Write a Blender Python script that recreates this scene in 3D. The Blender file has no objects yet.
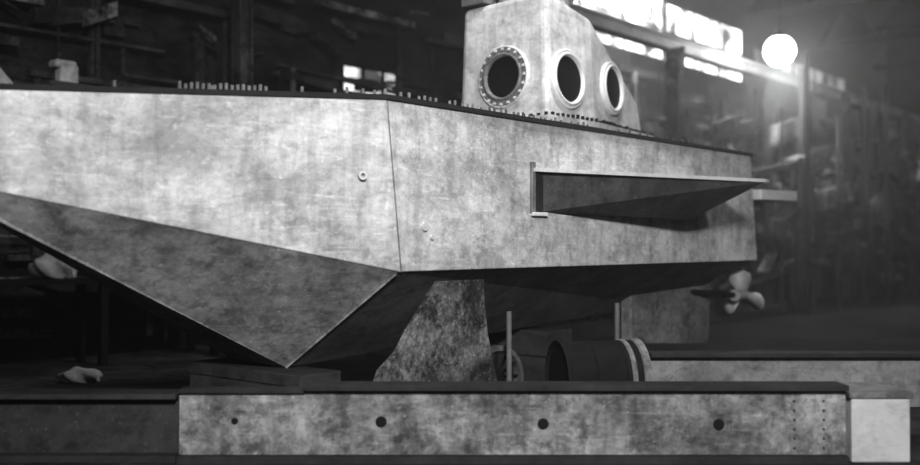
import bpy, bmesh, math, random
from mathutils import Vector, Matrix
random.seed(7)
EYE=1.62
A=Vector((0.653,0.757,0)); N=Vector((0.757,-0.653,0)); O=Vector((-0.6,8,0))
def H(t,s,z): return O+A*t+N*s+Vector((0,0,z+EYE))
def W(x,y,z): return Vector((x,y,z+EYE))
scene=bpy.context.scene
scene.view_settings.view_transform='Standard'
# ---------------- materials
def mat(name,c1,c2=None,scale=2.0,rough=.6,bump=0.0,metal=0.0,stretch=(1,1,1),fine=14,lo=.35,hi=.65,speck=0.0,stain=0.0,drip=0.0,scratch=0.0,spec=.5,scuff=0.0):
    m=bpy.data.materials.new(name); m.use_nodes=True; nt=m.node_tree; b=nt.nodes['Principled BSDF']
    b.inputs['Roughness'].default_value=rough; b.inputs['Metallic'].default_value=metal
    b.inputs['Specular IOR Level'].default_value=spec
    if c2 is None: c2=c1*.7
    tc=nt.nodes.new('ShaderNodeTexCoord')
    def mapping(s):
        mp=nt.nodes.new('ShaderNodeMapping'); mp.inputs['Scale'].default_value=s
        nt.links.new(tc.outputs['Object'],mp.inputs[0]); return mp.outputs[0]
    def noise(s,v,d=5,r=.65,dist=0):
        n=nt.nodes.new('ShaderNodeTexNoise'); n.inputs['Scale'].default_value=s; n.inputs['Detail'].default_value=d; n.inputs['Roughness'].default_value=r; n.inputs['Distortion'].default_value=dist
        nt.links.new(v,n.inputs[0]); return n.outputs[0]
    def ramp(x,p0,v0,p1,v1):
        r=nt.nodes.new('ShaderNodeValToRGB'); e=r.color_ramp.elements
        e[0].position=p0;e[1].position=p1;e[0].color=(v0,v0,v0,1);e[1].color=(v1,v1,v1,1)
        nt.links.new(x,r.inputs[0]); return r.outputs[0]
    def blend(a,c,kind):
        mx=nt.nodes.new('ShaderNodeMixRGB'); mx.blend_type=kind; mx.inputs[0].default_value=1
        nt.links.new(a,mx.inputs[1]); nt.links.new(c,mx.inputs[2]); return mx.outputs[0]
    mp=mapping(stretch)
    n1=noise(scale,mp); n2=noise(fine,mp,4,.7)
    sc=nt.nodes.new('ShaderNodeMath'); sc.operation='MULTIPLY'; sc.inputs[1].default_value=.4
    mix=nt.nodes.new('ShaderNodeMath'); mix.operation='MULTIPLY_ADD'; mix.inputs[1].default_value=.6
    nt.links.new(n2,sc.inputs[0]); nt.links.new(n1,mix.inputs[0]); nt.links.new(sc.outputs[0],mix.inputs[2])
    out=ramp(mix.outputs[0],lo,c2,hi,c1)
    if stain>0:
        out=blend(out,ramp(noise(.8,mapping((1,1,2.0)),7,.68,.4),.38,1-stain,.56,1),'MULTIPLY')
        out=blend(out,ramp(noise(4,mapping((1,1,1.5)),6,.74,.2),.36,1-stain,.50,1),'MULTIPLY')
    if drip>0:
        out=blend(out,ramp(noise(3,mapping((2.2,2.2,.35)),5,.72),.38,1-drip,.54,1),'MULTIPLY')
    if scuff>0:
        out=blend(out,ramp(noise(9,mapping((1,1,1)),6,.8,.5),.40,1-scuff,.47,1),'MULTIPLY')
    if scratch>0:
        out=blend(out,ramp(noise(5,mapping((.5,.5,7)),4,.7),.58,0,.74,scratch),'ADD')
        out=blend(out,ramp(noise(14,mapping((1,1,1.3)),5,.75),.58,0,.66,scratch*.8),'ADD')
    if speck>0:
        out=blend(out,ramp(noise(30,mapping((1,1,1)),2,.5),.66,0,.74,speck),'ADD')
    nt.links.new(out,b.inputs['Base Color'])
    if bump:
        bp=nt.nodes.new('ShaderNodeBump'); bp.inputs['Strength'].default_value=bump; bp.inputs['Distance'].default_value=.02
        nt.links.new(mix.outputs[0],bp.inputs['Height']); nt.links.new(bp.outputs[0],b.inputs['Normal'])
    return m
def emis(name,v,var=True,lo=.42,hi=.6):
    m=bpy.data.materials.new(name); m.use_nodes=True; nt=m.node_tree; b=nt.nodes['Principled BSDF']
    b.inputs['Base Color'].default_value=(.1,.1,.1,1); b.inputs['Emission Color'].default_value=(1,1,1,1)
    if var:
        tc=nt.nodes.new('ShaderNodeTexCoord'); n=nt.nodes.new('ShaderNodeTexNoise'); n.inputs['Scale'].default_value=1.3; n.inputs['Detail'].default_value=5
        nt.links.new(tc.outputs['Object'],n.inputs[0])
        r=nt.nodes.new('ShaderNodeMapRange'); r.inputs[1].default_value=lo; r.inputs[2].default_value=hi; r.inputs[3].default_value=v*.03; r.inputs[4].default_value=v
        nt.links.new(n.outputs[0],r.inputs[0]); nt.links.new(r.outputs[0],b.inputs['Emission Strength'])
    else: b.inputs['Emission Strength'].default_value=v
    return m
M_hull=mat('hull_paint',.60,.36,1.3,.6,.5,stretch=(1,1,1.6),lo=.40,hi=.58,speck=.06,stain=.34,drip=.26,scratch=.18,spec=.3,scuff=.14)
M_low=mat('hull_lower_shaded',.26,.12,2.6,.65,.6,lo=.40,hi=.60,speck=.12,stain=.45,scratch=.07,spec=.3,scuff=.3)  # shade of the downward-facing bow panels put into the colour
M_dark=mat('hull_bottom_dark',.14,.05,2.0,.7,.3,stain=.4,speck=.05,spec=.2)  # dark paint, deepened with the shadow under the hull
M_deck=mat('deck_dark',.02,.01,3,.8,spec=.1)
M_tower=mat('tower_paint',.68,.46,2.2,.55,.4,lo=.40,hi=.60,speck=.06,stain=.30,drip=.25,spec=.3,scuff=.12)
M_ring=mat('porthole_ring',.66,.48,5,.5)
M_ringd=mat('porthole_flange_dark',.16,.09,5,.6,spec=.2)
M_glass=mat('porthole_glass',.006,.004,5,.6,spec=.1)
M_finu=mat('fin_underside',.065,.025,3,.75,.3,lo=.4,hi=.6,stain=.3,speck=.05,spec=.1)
M_skeg=mat('skeg_paint',.2,.08,3,.7,.3,lo=.4,hi=.6,stain=.4,speck=.08,spec=.2,scuff=.2)
M_prop=mat('propeller_metal',.42,.2,4,.5,stain=.3)
M_fint=mat('fin_edge',.6,.35,3,.5)
M_beam=mat('beam_rusty',.34,.12,2.0,.75,.6,stretch=(1,1,1.2),lo=.42,hi=.60,speck=.12,stain=.60,drip=.35,spec=.2,scuff=.4,scratch=.10)
M_beamd=mat('beam_dark',.03,.012,3,.85,spec=.1)
M_beaml=mat('beam_dull_dark',.045,.02,2,.85,.3,stain=.5,spec=.1,speck=.03)  # dark mottled grey for the left girder web
M_beam2=mat('beam_grey',.28,.14,2,.75,.3,stain=.4,spec=.2,scuff=.3)
M_white=mat('box_paint',.52,.38,2,.7,.2,stain=.25)
M_sack=mat('sack_cloth',.30,.12,3,.9)
M_drumr=mat('drum_rim_paint',.20,.05,3,.75,stain=.5,spec=.2)
M_stand=mat('stand_rusty',.20,.03,3.0,.85,.8,fine=22,lo=.43,hi=.60,speck=.14,stain=.65,spec=.1,scuff=.5)
M_blk=mat('black_steel',.010,.005,4,.9,spec=.05)
M_grey=mat('grey_steel',.12,.06,4,.6)
M_wood=mat('timber',.045,.02,2,.9,.3,stretch=(1,6,6),stain=.4,spec=.1)
M_floor=mat('floor_dirt',.045,.012,1.2,.95,.6,fine=9,lo=.40,hi=.62,stain=.6,spec=.05)
M_wall=mat('wall_darkened',.035,.006,.9,.95,0,stretch=(1,1,3),lo=.40,hi=.62,stain=.6,spec=.05)  # hall gloom put into the wall colour, offsetting floodlight spill
M_ceil=mat('ceiling_dark',.012,.006,.9,.95,spec=.05)  # near-black tone for ceiling and trusses
M_struct=mat('structure_steel',.055,.012,1.2,.85,0,lo=.42,hi=.6,stain=.5,spec=.1)
M_clut=mat('stacked_stock',.34,.02,1.5,.85,0,lo=.46,hi=.66,stain=.6,spec=.1)
M_gird=mat('crane_girder_paint',.40,.22,2,.7,0,stain=.3,spec=.2)
M_win=emis('window_daylight',1.5); M_win2=emis('window_daylight_dim',.5); M_sky=emis('clerestory_daylight',4,lo=.36,hi=.56)
M_lamp=emis('lamp_glow',12,False)
# ---------------- mesh helpers
def add(name,verts,faces,m,parent=None,bevel=0,smooth=False):
    me=bpy.data.meshes.new(name); me.from_pydata([tuple(v) for v in verts],[],faces); me.validate()
    bm=bmesh.new(); bm.from_mesh(me); bmesh.ops.recalc_face_normals(bm,faces=bm.faces); bm.to_mesh(me); bm.free()
    if smooth:
        for p in me.polygons: p.use_smooth=True
    me.materials.append(m)
    o=bpy.data.objects.new(name,me); scene.collection.objects.link(o)
    if parent: o.parent=parent
    if bevel:
        b=o.modifiers.new('bevel','BEVEL'); b.width=bevel; b.segments=3; b.limit_method='ANGLE'
    return o
BF=[(0,1,2,3),(4,5,6,7),(0,1,5,4),(1,2,6,5),(2,3,7,6),(3,0,4,7)]
def hbox(name,t0,t1,s0,s1,z0,z1,m,parent=None,bevel=0):
    return add(name,[H(*p) for p in [(t0,s0,z0),(t1,s0,z0),(t1,s1,z0),(t0,s1,z0),(t0,s0,z1),(t1,s0,z1),(t1,s1,z1),(t0,s1,z1)]],BF,m,parent,bevel)
def wbox(name,x0,x1,y0,y1,z0,z1,m,parent=None,bevel=0):
    return add(name,[W(*p) for p in [(x0,y0,z0),(x1,y0,z0),(x1,y1,z0),(x0,y1,z0),(x0,y0,z1),(x1,y0,z1),(x1,y1,z1),(x0,y1,z1)]],BF,m,parent,bevel)
def empty(name):
    e=bpy.data.objects.new(name,None); scene.collection.objects.link(e); e.empty_display_size=.2
    return e
def lathe(name,c,axis,prof,m,parent=None,n=32,smooth=False):
    axis=Vector(axis).normalized(); up=Vector((0,0,1)) if abs(axis.z)<.9 else Vector((1,0,0))
    e1=axis.cross(up).normalized(); e2=axis.cross(e1)
    V=[];F=[]
    k=len(prof)
    for i in range(n):
        a=2*math.pi*i/n
        for r,h in prof: V.append(Vector(c)+axis*h+(e1*math.cos(a)+e2*math.sin(a))*r)
    for i in range(n):
        j=(i+1)%n
        for q in range(k-1): F.append((i*k+q,i*k+q+1,j*k+q+1,j*k+q))
    return add(name,V,F,m,parent,0,smooth)
def cyl(name,p0,p1,r,m,parent=None,n=12,r2=None):
    p0=Vector(p0);p1=Vector(p1);L=(p1-p0).length
    r2=r if r2 is None else r2
    return lathe(name,p0,p1-p0,[(0.0005,0),(r,0),(r2,L),(0.0005,L)],m,parent,n)
def bolts(name,pts,axis,r,h,m,parent):
    V=[];F=[]
    axis=Vector(axis).normalized(); up=Vector((0,0,1)) if abs(axis.z)<.9 else Vector((1,0,0))
    e1=axis.cross(up).normalized(); e2=axis.cross(e1)
    for p in pts:
        b=len(V); hh2=h*random.uniform(.6,1.1)
        for hh in (0,hh2):
            for i in range(6):
                a=math.pi/3*i; V.append(Vector(p)+axis*hh+(e1*math.cos(a)+e2*math.sin(a))*r)
        F.append(tuple(b+i for i in range(6))); F.append(tuple(b+6+i for i in range(6)))
        for i in range(6):
            j=(i+1)%6; F.append((b+i,b+j,b+6+j,b+6+i))
    return add(name,V,F,m,parent)
def multibox(name,boxes,m,parent=None):
    V=[];F=[]
    for (t0,t1,s0,s1,z0,z1,tilt) in boxes:
        b=len(V)
        V+=[H(*p) for p in [(t0,s0,z0),(t1,s0,z0+tilt),(t1,s1,z0+tilt),(t0,s1,z0),(t0,s0,z1),(t1,s0,z1+tilt),(t1,s1,z1+tilt),(t0,s1,z1)]]
        F+=[tuple(b+i for i in f) for f in BF]
    return add(name,V,F,m,parent)

# ================= SUBMARINE
sub=empty('midget_submarine')
CS=-1.45
def mir(s): return 2*CS-s
zd=1.185; zc=-.21; zk=-1.05
st=[
 (-2.96,-1.44,1.075, -2.96,-1.44,.47, -2.94,-1.445,.43),
 (0.0,0.0,zd, .17,0.0,zc, -.10,-1.10,zk),
 (6.76,0.0,zd+.005, 6.95,0.0,zc+.02, 6.3,-1.1,zk+.25),
 (7.7,-.55,zd-.05, 7.9,-.5,zc+.15, 7.5,-1.25,-.5),
]
V=[];F=[]
for a in st:
    V+= [H(a[0],a[1],a[2]),H(a[3],a[4],a[5]),H(a[3],mir(a[4]),a[5]),H(a[0],mir(a[1]),a[2])]
for i in range(3):
    b=i*4;c=b+4
    for q in range(4): F.append((b+q,b+(q+1)%4,c+(q+1)%4,c+q))
F.append((0,1,2,3)); F.append((12,13,14,15))
add('hull_upper',V,F,M_hull,sub,.04)
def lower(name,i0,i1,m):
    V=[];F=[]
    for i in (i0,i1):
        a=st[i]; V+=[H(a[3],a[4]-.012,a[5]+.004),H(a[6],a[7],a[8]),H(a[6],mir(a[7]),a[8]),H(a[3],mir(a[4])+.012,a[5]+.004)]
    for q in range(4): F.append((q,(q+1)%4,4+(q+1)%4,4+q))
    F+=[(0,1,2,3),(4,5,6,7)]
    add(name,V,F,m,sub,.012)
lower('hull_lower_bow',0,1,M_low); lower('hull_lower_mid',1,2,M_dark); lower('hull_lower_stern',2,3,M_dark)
def tube(name,pts,r,m,parent):
    cu=bpy.data.curves.new(name,'CURVE'); cu.dimensions='3D'; cu.bevel_depth=r; cu.bevel_resolution=2
    sp=cu.splines.new('POLY'); sp.points.add(len(pts)-1)
    for p,q in zip(sp.points,pts): p.co=(*q,1)
    cu.materials.append(m); o=bpy.data.objects.new(name,cu); scene.collection.objects.link(o)
    if parent: o.parent=parent
    return o
M_seam=mat('weld_seam',.40,.12,10,.5,stain=.6)
M_seamd=mat('seam_dark',.22,.10,10,.5,stain=.4)
M_seaml=mat('plate_seam',.34,.22,10,.6,stain=.4)
tube('knuckle_weld',[H(.02,-.008,zd),H(.185,-.008,zc)],.012,M_seamd,sub)
tube('keel_edge_weld',[H(.155,-.03,zc-.02),H(-.10,-1.10,zk)],.010,M_seam,sub)
tube('plate_seam_side',[H(5.75,-.004,zd-.03),H(5.85,-.004,zc+.03)],.008,M_seaml,sub)
def deck(o,z0,z1):
    pts=[(-2.98,-1.44+o*.2,1.075),(0,o,zd),(6.78,o,zd+.005),(7.72,-.55+o,zd-.05)]
    V=[];F=[]
    for t,s,z in pts:
        V+=[H(t,s,z+z0),H(t,s,z+z1),H(t,mir(s),z+z1),H(t,mir(s),z+z0)]
    for i in range(3):
        b=i*4
        for q in range(4):F.append((b+q,b+(q+1)%4,b+4+(q+1)%4,b+4+q))
    F+=[(0,1,2,3),(12,13,14,15)]
    return V,F
V,F=deck(.03,-.01,.03); add('deck_plate',V,F,M_deck,sub)
def lerp(a,b,k): return a+(b-a)*k
def deckpt_bow(k,inb=.0):
    return (lerp(0,-2.96,k),lerp(0,-1.44,k)-inb,lerp(zd,1.075,k)+.03)
pts=[]
for k in [x*.013 for x in range(22,38)]: pts.append(H(*deckpt_bow(k,.03)))
for k in [.02,.05,.09,.12,.20,.41,.62]: pts.append(H(*deckpt_bow(k,.03)))
t=.05
while t<3.1: pts.append(H(t,-.05,zd+.03)); t+=random.choice([.07,.1,.18,.12])
t=3.6
while t<6.7: pts.append(H(t,-.05,zd+.03)); t+=random.choice([.16,.3,.22])
bolts('deck_studs',pts,(0,0,1),.013,.055,M_skeg,sub)
a=deckpt_bow(.705,.12)
hbox('bow_cleat_post',a[0]-.07,a[0]+.07,a[1]-.05,a[1]+.05,a[2],a[2]+.16,M_skeg,sub,.02)
hbox('bow_cleat_head',a[0]-.11,a[0]+.06,a[1]-.07,a[1]+.05,a[2]+.13,a[2]+.19,M_skeg,sub,.025)
hbox('bow_cleat_base',a[0]-.16,a[0]+.16,a[1]-.08,a[1]+.08,a[2]-.01,a[2]+.03,M_deck,sub,.01)
a=deckpt_bow(.84,.12); add('bow_fairlead',[H(a[0]-.3,a[1]-.05,a[2]),H(a[0]+.08,a[1]+.08,a[2]),H(a[0]+.08,a[1]-.12,a[2]),H(a[0]-.25,a[1]-.1,a[2]+.34),H(a[0]-.12,a[1]-.05,a[2]+.30)],[(0,1,2),(0,1,4,3),(1,2,4),(2,0,3),(2,3,4)],M_skeg,sub)
def hullside_bow(k,z,off=0.0):
    return H(lerp(0.03,-2.96,k),lerp(0,-1.44,k),z)+Vector((.39,-.92,0))*off
lathe('lifting_eye',hullside_bow(.065,.56),(.39,-.92,0),[(.018,0),(.018,.03),(.036,.03),(.036,0)],M_fint,sub,16)
lathe('drain_fitting',H(.45,0,.16),N,[(.0005,.03),(.035,.03),(.04,-.01)],M_white,sub,16)
lathe('drain_fitting_small',H(.54,0,.07),N,[(.0005,.03),(.018,.03),(.02,-.01)],M_white,sub,12)
# ------- side diving plane
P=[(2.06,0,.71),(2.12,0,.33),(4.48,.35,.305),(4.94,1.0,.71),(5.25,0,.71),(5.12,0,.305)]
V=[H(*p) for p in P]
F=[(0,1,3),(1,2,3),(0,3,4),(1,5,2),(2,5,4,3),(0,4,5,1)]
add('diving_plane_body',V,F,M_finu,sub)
def plate(name,pts,dz,m):
    n=len(pts);V=[H(*p) for p in pts]+[H(p[0],p[1],p[2]+dz) for p in pts]
    F=[tuple(range(n)),tuple(range(n,2*n))]+[(i,(i+1)%n,n+(i+1)%n,n+i) for i in range(n)]
    return add(name,V,F,m,sub)
plate('diving_plane_top',[(1.95,0,.705),(1.95,.06,.705),(4.9,1.03,.705),(5.03,1.01,.705),(5.35,0,.705)],.035,M_fint)
hbox('diving_plane_root_plate',1.93,1.99,0,.03,.30,.80,M_seamd,sub,.006)
hbox('diving_plane_root_flange',1.93,2.16,0,.05,.285,.32,M_fint,sub,.006)
hbox('diving_plane_root_web',1.99,2.12,0,.02,.32,.70,M_deck,sub)
plate('aft_stabiliser',[(6.95,-.2,.62),(7.0,.05,.62),(7.75,.22,.62),(8.0,.1,.62),(7.95,-.5,.62)],.13,M_white)
hbox('aft_stabiliser_bracket',7.0,7.5,-.55,-.2,.5,.66,M_grey,sub)
# ------- conning tower
zb=1.2;zt=2.83
base=[(3.2,-.70),(4.12,-.70),(5.72,-.96),(5.72,-1.74),(4.12,-2.0),(3.2,-2.0)]
top=[(3.24,-.76,zt),(4.12,-.76,2.66),(5.62,-1.01,1.84),(5.62,-1.69,1.84),(4.12,-1.94,2.66),(3.24,-1.96,zt-.05)]
V=[H(a[0],a[1],zb) for a in base]+[H(*a) for a in top]
F=[tuple(range(6))]+[(i,(i+1)%6,6+(i+1)%6,6+i) for i in range(6)]+[(6,7,10,11),(7,8,9,10)]
add('conning_tower',V,F,M_tower,sub,.07)
def ring(nm,off,z0,z1,m):
    pts=[(t+(.0 if 4<t<4.2 else (off if t>4.2 else -off)),s+(off if s>-1.35 else -off)) for t,s in base]
    V=[H(t,s,z0) for t,s in pts]+[H(t,s,z1) for t,s in pts]
    F=[tuple(range(6)),tuple(range(6,12))]+[(i,(i+1)%6,6+(i+1)%6,6+i) for i in range(6)]
    return add(nm,V,F,m,sub),pts
ring('tower_coaming',.05,1.2,1.36,M_hull)
_,fp=ring('tower_flange',.09,1.36,1.42,M_hull)
bp=[]
for i in range(6):
    p0=Vector((fp[i][0],fp[i][1]));p1=Vector((fp[(i+1)%6][0],fp[(i+1)%6][1]))
    nn=int((p1-p0).length/.10)
    for k in range(nn):
        q=p0.lerp(p1,(k+.5)/nn); q=q+(Vector((4.2,-1.35))-q).normalized()*.035
        bp.append(H(q.x,q.y,1.42))
bolts('tower_flange_bolts',bp,(0,0,1),.022,.05,M_blk,sub)
lathe('tower_hatch',H(3.75,-1.3,2.66),(0,0,1),[(.42,0),(.42,.22),(.48,.22),(.48,.28),(.35,.33),(.0005,.36)],M_tower,sub,28)
hbox('tower_hatch_hinge',4.1,4.35,-1.35,-1.2,2.55,2.95,M_ring,sub,.02)
hbox('tower_bracket',3.2,3.42,-1.95,-1.6,2.80,2.95,M_grey,sub,.01)
def porthole(nm,c,nv,ro,ri,mring,mrim,nb):
    nv=Vector(nv).normalized()
    lathe(nm+'_flange',c,nv,[(ro,-.02),(ro,.035),(ri,.035),(ri,-.02)],mring,sub,40)
    lathe(nm+'_rim',c,nv,[(ri+.03,.03),(ri+.025,.055),(ri,.055),(ri-.012,.01)],mrim if not nb else M_skeg,sub,40,True)
    lathe(nm+'_outer_bead',c,nv,[(ro+.012,-.02),(ro+.012,.03),(ro-.006,.042),(ro-.012,.03)],mrim,sub,40,True)
    lathe(nm+'_glass',c,nv,[(ri,.012),(.0005,.018)],M_glass,sub,40)
    up=Vector((0,0,1)); e1=nv.cross(up).normalized(); e2=nv.cross(e1)
    if nb: bolts(nm+'_bolts',[Vector(c)+nv*.03+(e1*math.cos(2*math.pi*i/nb)+e2*math.sin(2*math.pi*i/nb))*((ro+ri)/2+.02) for i in range(nb)],nv,.017,.03,M_tower,sub)
porthole('porthole_front',H(3.215,-1.32,1.91),-A+Vector((0,0,.025)),.345,.245,M_ringd,M_tower,20)
porthole('porthole_side',H(3.60,-.725,1.87),N+Vector((0,0,.04)),.325,.27,M_ring,M_ring,0)
fa=(A*(5.72-4.12)+N*(-.26)).normalized(); fn=Vector((fa.y,-fa.x,0.04))
porthole('porthole_aft',H(4.66,-.825,1.90)+fn*.01,fn,.31,.26,M_ring,M_ring,0)
add('skeg',[H(5.0,-.75,-.3),H(6.85,-.6,-.25),H(6.75,-.6,-1.32),H(5.0,-.75,-1.2),H(5.0,-.9,-.3),H(6.85,-.75,-.25),H(6.75,-.75,-1.32),H(5.0,-.9,-1.2)],BF,M_skeg,sub,.02)
pc=H(7.12,-.28,-.66)
cyl('propeller_hub',pc-A*.25,pc+A*.12,.08,M_prop,sub,16,.05)
cyl('propeller_shaft',H(6.3,-.7,-.6),pc-A*.2,.04,M_blk,sub)
for i in range(3):
    a=math.radians(100+120*i); e1=N;e2=Vector((0,0,1))
    d=e1*math.cos(a)+e2*math.sin(a); q=A.cross(d).normalized()
    V=[];F=[]
    for r,w in [(.05,.06),(.12,.11),(.20,.15),(.27,.14),(.33,.06)]:
        tw=.8*(1-r); ww=q*math.cos(tw)+A*math.sin(tw)
        V+=[pc+d*r-ww*w,pc+d*r,pc+d*r+ww*w]
    for k in range(4):
        b=k*3; F+=[(b,b+1,b+4,b+3),(b+1,b+2,b+5,b+4)]
    o=add('propeller_blade_%d'%(i+1),V,F,M_prop,sub,0,True); sm=o.modifiers.new('s','SOLIDIFY'); sm.thickness=.02
# ================= CRADLE / BEAMS
bm1=empty('steel_girder')
wbox('web',-2.10,2.885,7.50,7.53,-1.56,-1.075,M_beam,bm1)
wbox('top_flange',-1.16,2.885,7.42,7.68,-1.075,-1.035,M_beamd,bm1,.006)
wbox('top_flange_end',-2.10,-1.16,7.46,7.64,-1.10,-1.07,M_beamd,bm1,.006)
wbox('bottom_flange',-2.10,2.885,7.42,7.68,-1.62,-1.56,M_beamd,bm1,.006)
for i,(x,z) in enumerate([(-1.685,-1.31),(-.59,-1.315),(.622,-1.33),(1.935,-1.335)]):
    cyl('hole_%d'%(i+1),W(x,7.505,z),W(x,7.493,z),.042 if i else .025,M_blk,bm1,20)
dp=[]
for c in (2.50,2.72):
    for k in range(6): dp.append(W(c,7.5,-1.16-k*.07))
bolts('rivets',dp,(0,-1,0),.009,.01,M_beamd,bm1)
for x in (-2.0,-.4,1.3,2.8): wbox('stiffener',x,x+.03,7.53,7.66,-1.56,-1.075,M_beamd,bm1)
bm2=empty('steel_girder.001')
wbox('web',1.85,7.5,9.72,9.75,-1.58,-1.07,M_beam2,bm2)
wbox('top_flange',1.83,7.5,9.6,9.85,-1.07,-1.03,M_beamd,bm2,.006)
wbox('bottom_flange',1.85,7.5,9.6,9.85,-1.62,-1.56,M_beamd,bm2)
bm3=empty('steel_girder.002')
wbox('web',-7.0,-2.13,7.62,7.65,-1.58,-1.15,M_beaml,bm3)
wbox('top_flange',-7.0,-2.13,7.5,7.78,-1.15,-1.11,M_wood,bm3,.006)
wbox('bottom_flange',-7.0,-2.13,7.5,7.78,-1.62,-1.57,M_beamd,bm3)
cb=empty('painted_steel_box')
wbox('box_body',2.93,3.37,7.50,8.0,-1.62,-1.14,M_white,cb,.012)
wbox('box_lid',2.91,3.39,7.48,8.02,-1.14,-1.09,M_skeg,cb,.01)
ss=empty('hull_support_stand')
def hplate(name,pts,s0,s1,m,parent,bev=.01):
    n=len(pts);V=[H(t,s0,z) for t,z in pts]+[H(t,s1,z) for t,z in pts]
    F=[tuple(range(n)),tuple(range(n,2*n))]+[(i,(i+1)%n,n+(i+1)%n,n+i) for i in range(n)]
    return add(name,V,F,m,parent,bev)
hplate('gusset_plate',[(.70,-.30),(1.30,-.30),(1.31,-.5),(1.36,-.8),(1.45,-1.1),(1.52,-1.3),(1.55,-1.6),(-.15,-1.6),(-.12,-1.25),(.0,-1.0),(.2,-.86),(.32,-.7),(.5,-.5),(.6,-.40)],-.10,-.04,M_stand,ss)
hplate('foot_plate',[(-.2,-1.62),(1.6,-1.62),(1.6,-1.58),(-.2,-1.58)],-.25,.02,M_beamd,ss)
tb=empty('keel_block_timber')
hbox('timber_top',-.35,.1,-2.2,-.62,-1.16,-1.055,M_wood,tb,.01)
hbox('timber_mid',-.4,.15,-2.1,-.65,-1.36,-1.165,M_wood,tb,.01)
hbox('timber_base',-.45,.2,-2.2,-.6,-1.62,-1.365,M_wood,tb,.01)
tb2=empty('keel_block_timber.001')
hbox('timber_top',3.3,3.8,-2.1,-.8,-1.22,-.94,M_wood,tb2,.01)
hbox('timber_base',3.2,3.9,-2.2,-.7,-1.62,-1.225,M_wood,tb2,.01)
def prop(px,d,z0,z1,r,nm='steel_prop'):
    x=(px-460)/1000*d
    e=empty(nm)
    cyl('rod',W(x,d,z0),W(x,d,z1),r,M_grey,e)
    cyl('base_plate',W(x,d,-1.62),W(x,d,z0+.01),r*2.2,M_blk,e)
prop(509,9.5,-1.58,-.62,.026); prop(617,10.9,-1.58,-.62,.03,'steel_prop.001')
dr=empty('steel_drum')
c=W(.88,9.13,-1.235); ax=Vector((.88,.18,0)).normalized()
lathe('drum_shell',c,ax,[(.0005,.03),(.35,.03),(.36,0),(.375,0),(.375,.03),(.365,.05),(.365,.25),(.38,.27),(.365,.29),(.365,.52),(.38,.54),(.365,.56),(.365,.75),(.0005,.75)],M_blk,dr,40)
lathe('drum_rim',c,ax,[(.365,.71),(.382,.72),(.382,.78),(.35,.78),(.34,.74)],M_drumr,dr,40)
lathe('drum_hoop',c,ax,[(.366,.60),(.376,.61),(.376,.64),(.366,.65)],M_drumr,dr,40)
wh=empty('cart_wheel')
c=W(.36,9.9,-1.30)
lathe('tyre',c,(.6,-.8,0),[(.32,-.04),(.32,.04),(.27,.05),(.27,-.05),(.32,-.04)],M_drumr,wh,36)
for i in range(6):
    a=math.pi/6*i; e1=Vector((.8,.6,0)); d=e1*math.cos(a)+Vector((0,0,1))*math.sin(a)
    cyl('spoke_%d'%i,c-d*.28,c+d*.28,.015,M_blk,wh,8)
cyl('hub',c+Vector((.6,-.8,0))*-.06,c+Vector((.6,-.8,0))*.06,.06,M_blk,wh)
# ================= FLOOR CLUTTER
def timber(nm,p0,p1,w,h,m=M_wood):
    p0=Vector(p0);p1=Vector(p1); d=(p1-p0);d.normalize(); q=Vector((-d.y,d.x,0)).normalized()*w/2; u=Vector((0,0,h))
    V=[p0-q,p1-q,p1+q,p0+q]; V=V+[v+u for v in V]
    return add(nm,V,BF,m,None,.008)
timber('timber_plank',W(-6.5,10.4,-1.62),W(-1.9,10.9,-1.62),.3,.10)
timber('timber_plank.001',W(-5.6,9.0,-1.62),W(-2.3,9.9,-1.62),.25,.08)
timber('timber_plank.002',W(3.6,8.7,-1.62),W(6.5,9.1,-1.62),.3,.12)
def rag(nm,c,sx,sz,m):
    bm=bmesh.new(); bmesh.ops.create_icosphere(bm,subdivisions=3,radius=1)
    for v in bm.verts:
        f=1+.3*math.sin(v.co.x*5+v.co.z*3)*math.cos(v.co.y*4); v.co=Vector((v.co.x*sx*f,v.co.y*sx*.6*f,max(v.co.z,-.7)*sz*(f if v.co.z>0 else 1)))+Vector(c)
    me=bpy.data.meshes.new(nm);bm.to_mesh(me);bm.free()
    for p in me.polygons:p.use_smooth=True
    me.materials.append(m);o=bpy.data.objects.new(nm,me);scene.collection.objects.link(o);return o
wb=empty('workbench')
hbox('bench_top',-.5,3.4,-7.6,-6.8,-.50,-.44,M_blk,wb)
for t in (-.4,1.4,3.2):
    for s in (-7.5,-6.9): hbox('bench_leg',t,t+.1,s,s+.1,-1.62,-.50,M_blk,wb)
rag('cloth_sack',H(.95,-7.2,-.30),.3,.2,M_white)
rag('cloth_sack.001',W(-4.5,11.9,-1.55),.24,.10,M_sack)
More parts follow.
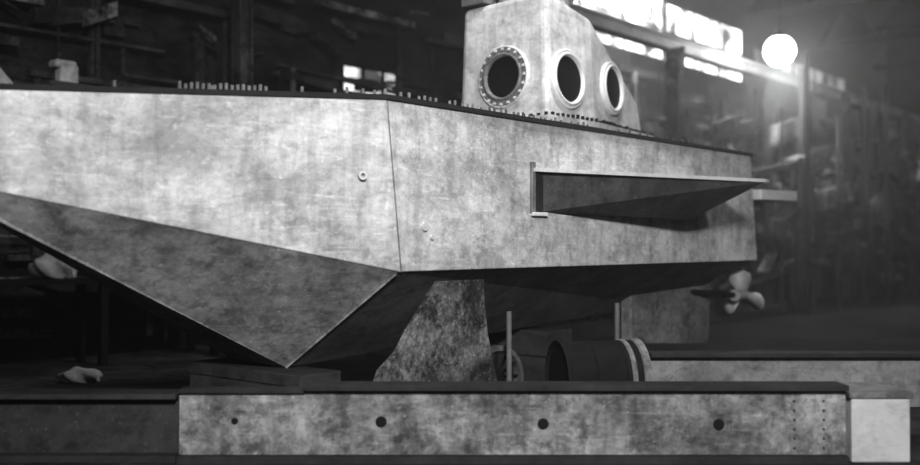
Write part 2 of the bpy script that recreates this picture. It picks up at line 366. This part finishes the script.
# ================= BUILDING
hbox('floor',-12,38,-8.2,12,-1.72,-1.62,M_floor)
hbox('wall_back',-12,38,-8.4,-8.2,-1.62,9.0,M_wall)
hbox('wall_end',38,38.2,-8.4,12,-1.62,9.0,M_wall)
hbox('wall_near',-12.2,-12,-8.4,12,-1.62,9.0,M_wall)
hbox('ceiling',-12.2,38.2,-8.4,12,9.0,9.2,M_ceil)
cg=empty('crane_runway_girder')
hbox('runway_web',-12,37,-6.05,-5.98,4.66,4.9,M_gird,cg)
hbox('runway_bottom_flange',-12,37,-6.15,-5.9,4.62,4.66,M_beamd,cg)
hbox('runway_top_flange',-12,37,-6.2,-5.85,4.9,4.95,M_gird,cg)
hbox('runway_rail',-12,37,-6.06,-5.98,4.95,5.02,M_beamd,cg)
for i,t in enumerate([-9,-3.5,3,8.5,15.5,21,27,33]):
    e=empty('building_column' if i==0 else 'building_column.%03d'%i)
    hbox('column_web',t,t+.2,-6.04,-6.0,-1.62,4.62,M_struct,e)
    hbox('column_flange_a',t,t+.03,-6.12,-5.91,-1.62,4.62,M_struct,e)
    hbox('column_flange_b',t+.2,t+.23,-6.12,-5.91,-1.62,4.62,M_struct,e)
    hbox('column_base',t-.08,t+.3,-6.2,-5.85,-1.62,-1.55,M_struct,e)
R=random.Random(11)
bx=[];bx2=[]
for i in range(620):
    t=R.uniform(-6,34); z=R.uniform(-1.4,4.5); L=R.uniform(.3,3.2)*(1 if R.random()<.6 else .25); h=R.choice([.03,.05,.08,.12,.22]); s=R.uniform(-8.1,-7.65)
    (bx if R.random()<.66 else bx2).append((t,t+L,s,s+R.uniform(.05,.2),z,z+h,R.uniform(-.25,.25)*(R.random()<.4)))
for i in range(110):
    t=R.uniform(-6,36); z=R.uniform(-1.6,2.5); w=R.choice([.04,.06,.1]); s=R.uniform(-8.0,-7.7)
    (bx if R.random()<.8 else bx2).append((t,t+w,s,s+w,z,min(z+R.uniform(.8,4),5),0))
rk=empty('storage_racking')
multibox('rack_members',bx,M_struct,rk); multibox('stored_stock',bx2,M_clut,rk)
bx=[]
for i in range(90):
    t=R.uniform(8,32); s=R.uniform(-7.3,-6.4); h=R.uniform(.3,1.9); z=-1.62
    bx.append((t,t+R.uniform(.2,1.2),s,s+R.uniform(.1,.2),z,z+h,0))
multibox('scrap_machinery_pile',bx,M_struct)
bx=[];bx2=[]
for i in range(40):
    t=R.uniform(13,34); s=R.uniform(-5.6,-3.5) if t>16 else R.uniform(-5.6,-4.6); w=R.choice([.05,.08,.14])
    bx.append((t,t+w,s,s+w,-1.62,R.choice([1,2.2,3.4,4.6]),0))
for i in range(120):
    t=R.uniform(13,32); s=R.uniform(-5.6,-4.2); z=R.uniform(-1.4,3.6)
    (bx if R.random()<.5 else bx2).append((t,t+R.uniform(.2,2.4),s,s+R.uniform(.06,.4),z,z+R.choice([.05,.1,.25,.5]),R.uniform(-.5,.5)))
sc_=empty('stacked_scaffold_timbers')
multibox('scaffold_uprights',bx,M_struct,sc_); multibox('scaffold_boards',bx2,M_clut,sc_)
for i,t in enumerate(range(-6,37,6)):
    e=empty('roof_truss' if i==0 else 'roof_truss.%03d'%i)
    hbox('bottom_chord',t,t+.15,-8.1,11.9,7.1,7.3,M_ceil,e)
    hbox('top_chord',t,t+.15,-8.1,11.9,8.7,8.9,M_ceil,e)
    for k in range(10):
        s=-8+2*k
        cyl('web_member',H(t+.07,s,7.2),H(t+.07,s+1,8.8),.05,M_ceil,e,6)
        cyl('web_member',H(t+.07,s+1,8.8),H(t+.07,s+2,7.2),.05,M_ceil,e,6)
wn=0
def window(t0,t1,z0,z1,m,nx=4,nz=3,s=-8.19,bar=.03):
    global wn; wn+=1
    e=empty('window_%d'%wn)
    hbox('panes',t0,t1,s,s+.02,z0,z1,m,e)
    for k in range(nx+1):
        t=lerp(t0,t1,k/nx); hbox('mullion',t-bar,t+bar,s+.02,s+.06,z0,z1,M_blk,e)
    for k in range(nz+1):
        z=lerp(z0,z1,k/nz); hbox('glazing_bar',t0,t1,s+.02,s+.06,z-.025,z+.025,M_blk,e)
window(7.0,8.6,2.85,3.40,M_win,3,2)
window(12.8,19,5.15,6.9,M_sky,3,2,bar=.02); window(19.2,24,5.15,6.8,M_sky,3,2,bar=.02); window(25,33,5.4,6.4,M_win2,8,2)
window(22,23.6,1.5,3.2,M_win,3,3); window(26,28,1.6,2.8,M_win,3,3); window(30,33,1.8,3.6,M_win,4,4)
for (s0,s1,z0,z1,m) in [(-5.5,-3.5,1.8,3.6,M_win),(-7.6,-6.4,2,3.5,M_win2)]:
    wn+=1; e=empty('window_%d'%wn)
    hbox('panes',37.96,37.99,s0,s1,z0,z1,m,e)
    for k in range(5):
        s=lerp(s0,s1,k/4); hbox('mullion',37.9,37.96,s-.04,s+.04,z0,z1,M_blk,e)
def lamp(i,t,s,z,r,en):
    e=empty('high_bay_lamp' if i==0 else 'high_bay_lamp.%03d'%i)
    c=H(t,s,z)
    lathe('bulb',c,(0,0,-1),[(.0005,-r)]+[(r*math.sin(a),-r*math.cos(a)) for a in [k*math.pi/12 for k in range(1,12)]]+[(.0005,r)],M_lamp,e,24,True)
    lathe('socket',c+Vector((0,0,r*.9)),(0,0,1),[(r*.5,-r*.1),(r*.4,r*.4),(.0005,r*.45)],M_ceil,e,24)
    cyl('cable',c+Vector((0,0,r)),H(t,s,8.99),.02,M_blk,e,6)
    l=bpy.data.lights.new('lamp_light',type='POINT'); l.energy=en; l.shadow_soft_size=r
    lo=bpy.data.objects.new('lamp_light',l); scene.collection.objects.link(lo); lo.location=c-Vector((0,0,r*1.6)); lo.parent=e
lamp(0,18.3,-4.5,4.85,.38,850)
lamp(1,15.5,-6.9,5.75,.3,400)
# ================= LIGHTS
def area(nm,loc,tgt,size,en,spread=180):
    l=bpy.data.lights.new(nm,'AREA'); l.size=size; l.energy=en; l.spread=math.radians(spread)
    o=bpy.data.objects.new(nm,l); scene.collection.objects.link(o); o.location=loc
    o.rotation_euler=(Vector(tgt)-Vector(loc)).to_track_quat('-Z','Y').to_euler(); return o
area('work_floodlight',(.8,-1.5,5.0),(.6,9,2.2),1.0,650,110)
area('overhead_fill',H(2.0,1.5,6.8),H(2.5,-1.4,1.2),1.5,190,90)  # unseen fill, added to replace ambient light lost in the volume
area('hall_fill',H(20,2,8.0),H(22,-6,1),5,380)  # unseen area light added under the roof to brighten the far hall
w=bpy.data.worlds.new('w'); scene.world=w; w.use_nodes=True; nt=w.node_tree
nt.nodes['Background'].inputs[0].default_value=(.5,.5,.5,1); nt.nodes['Background'].inputs[1].default_value=.12
vs=nt.nodes.new('ShaderNodeVolumeScatter'); vs.inputs['Density'].default_value=.006; vs.inputs['Anisotropy'].default_value=.75
nt.links.new(vs.outputs[0],nt.nodes['World Output'].inputs['Volume'])
cam=bpy.data.cameras.new('cam'); cam.sensor_width=36; cam.lens=36*1000/920
cam.dof.use_dof=True; cam.dof.focus_distance=9.3; cam.dof.aperture_fstop=.55
co=bpy.data.objects.new('camera',cam); scene.collection.objects.link(co); co.location=(0,0,EYE)
co.rotation_euler=(math.radians(90)+math.atan(13.5/1000),0,0); scene.camera=co
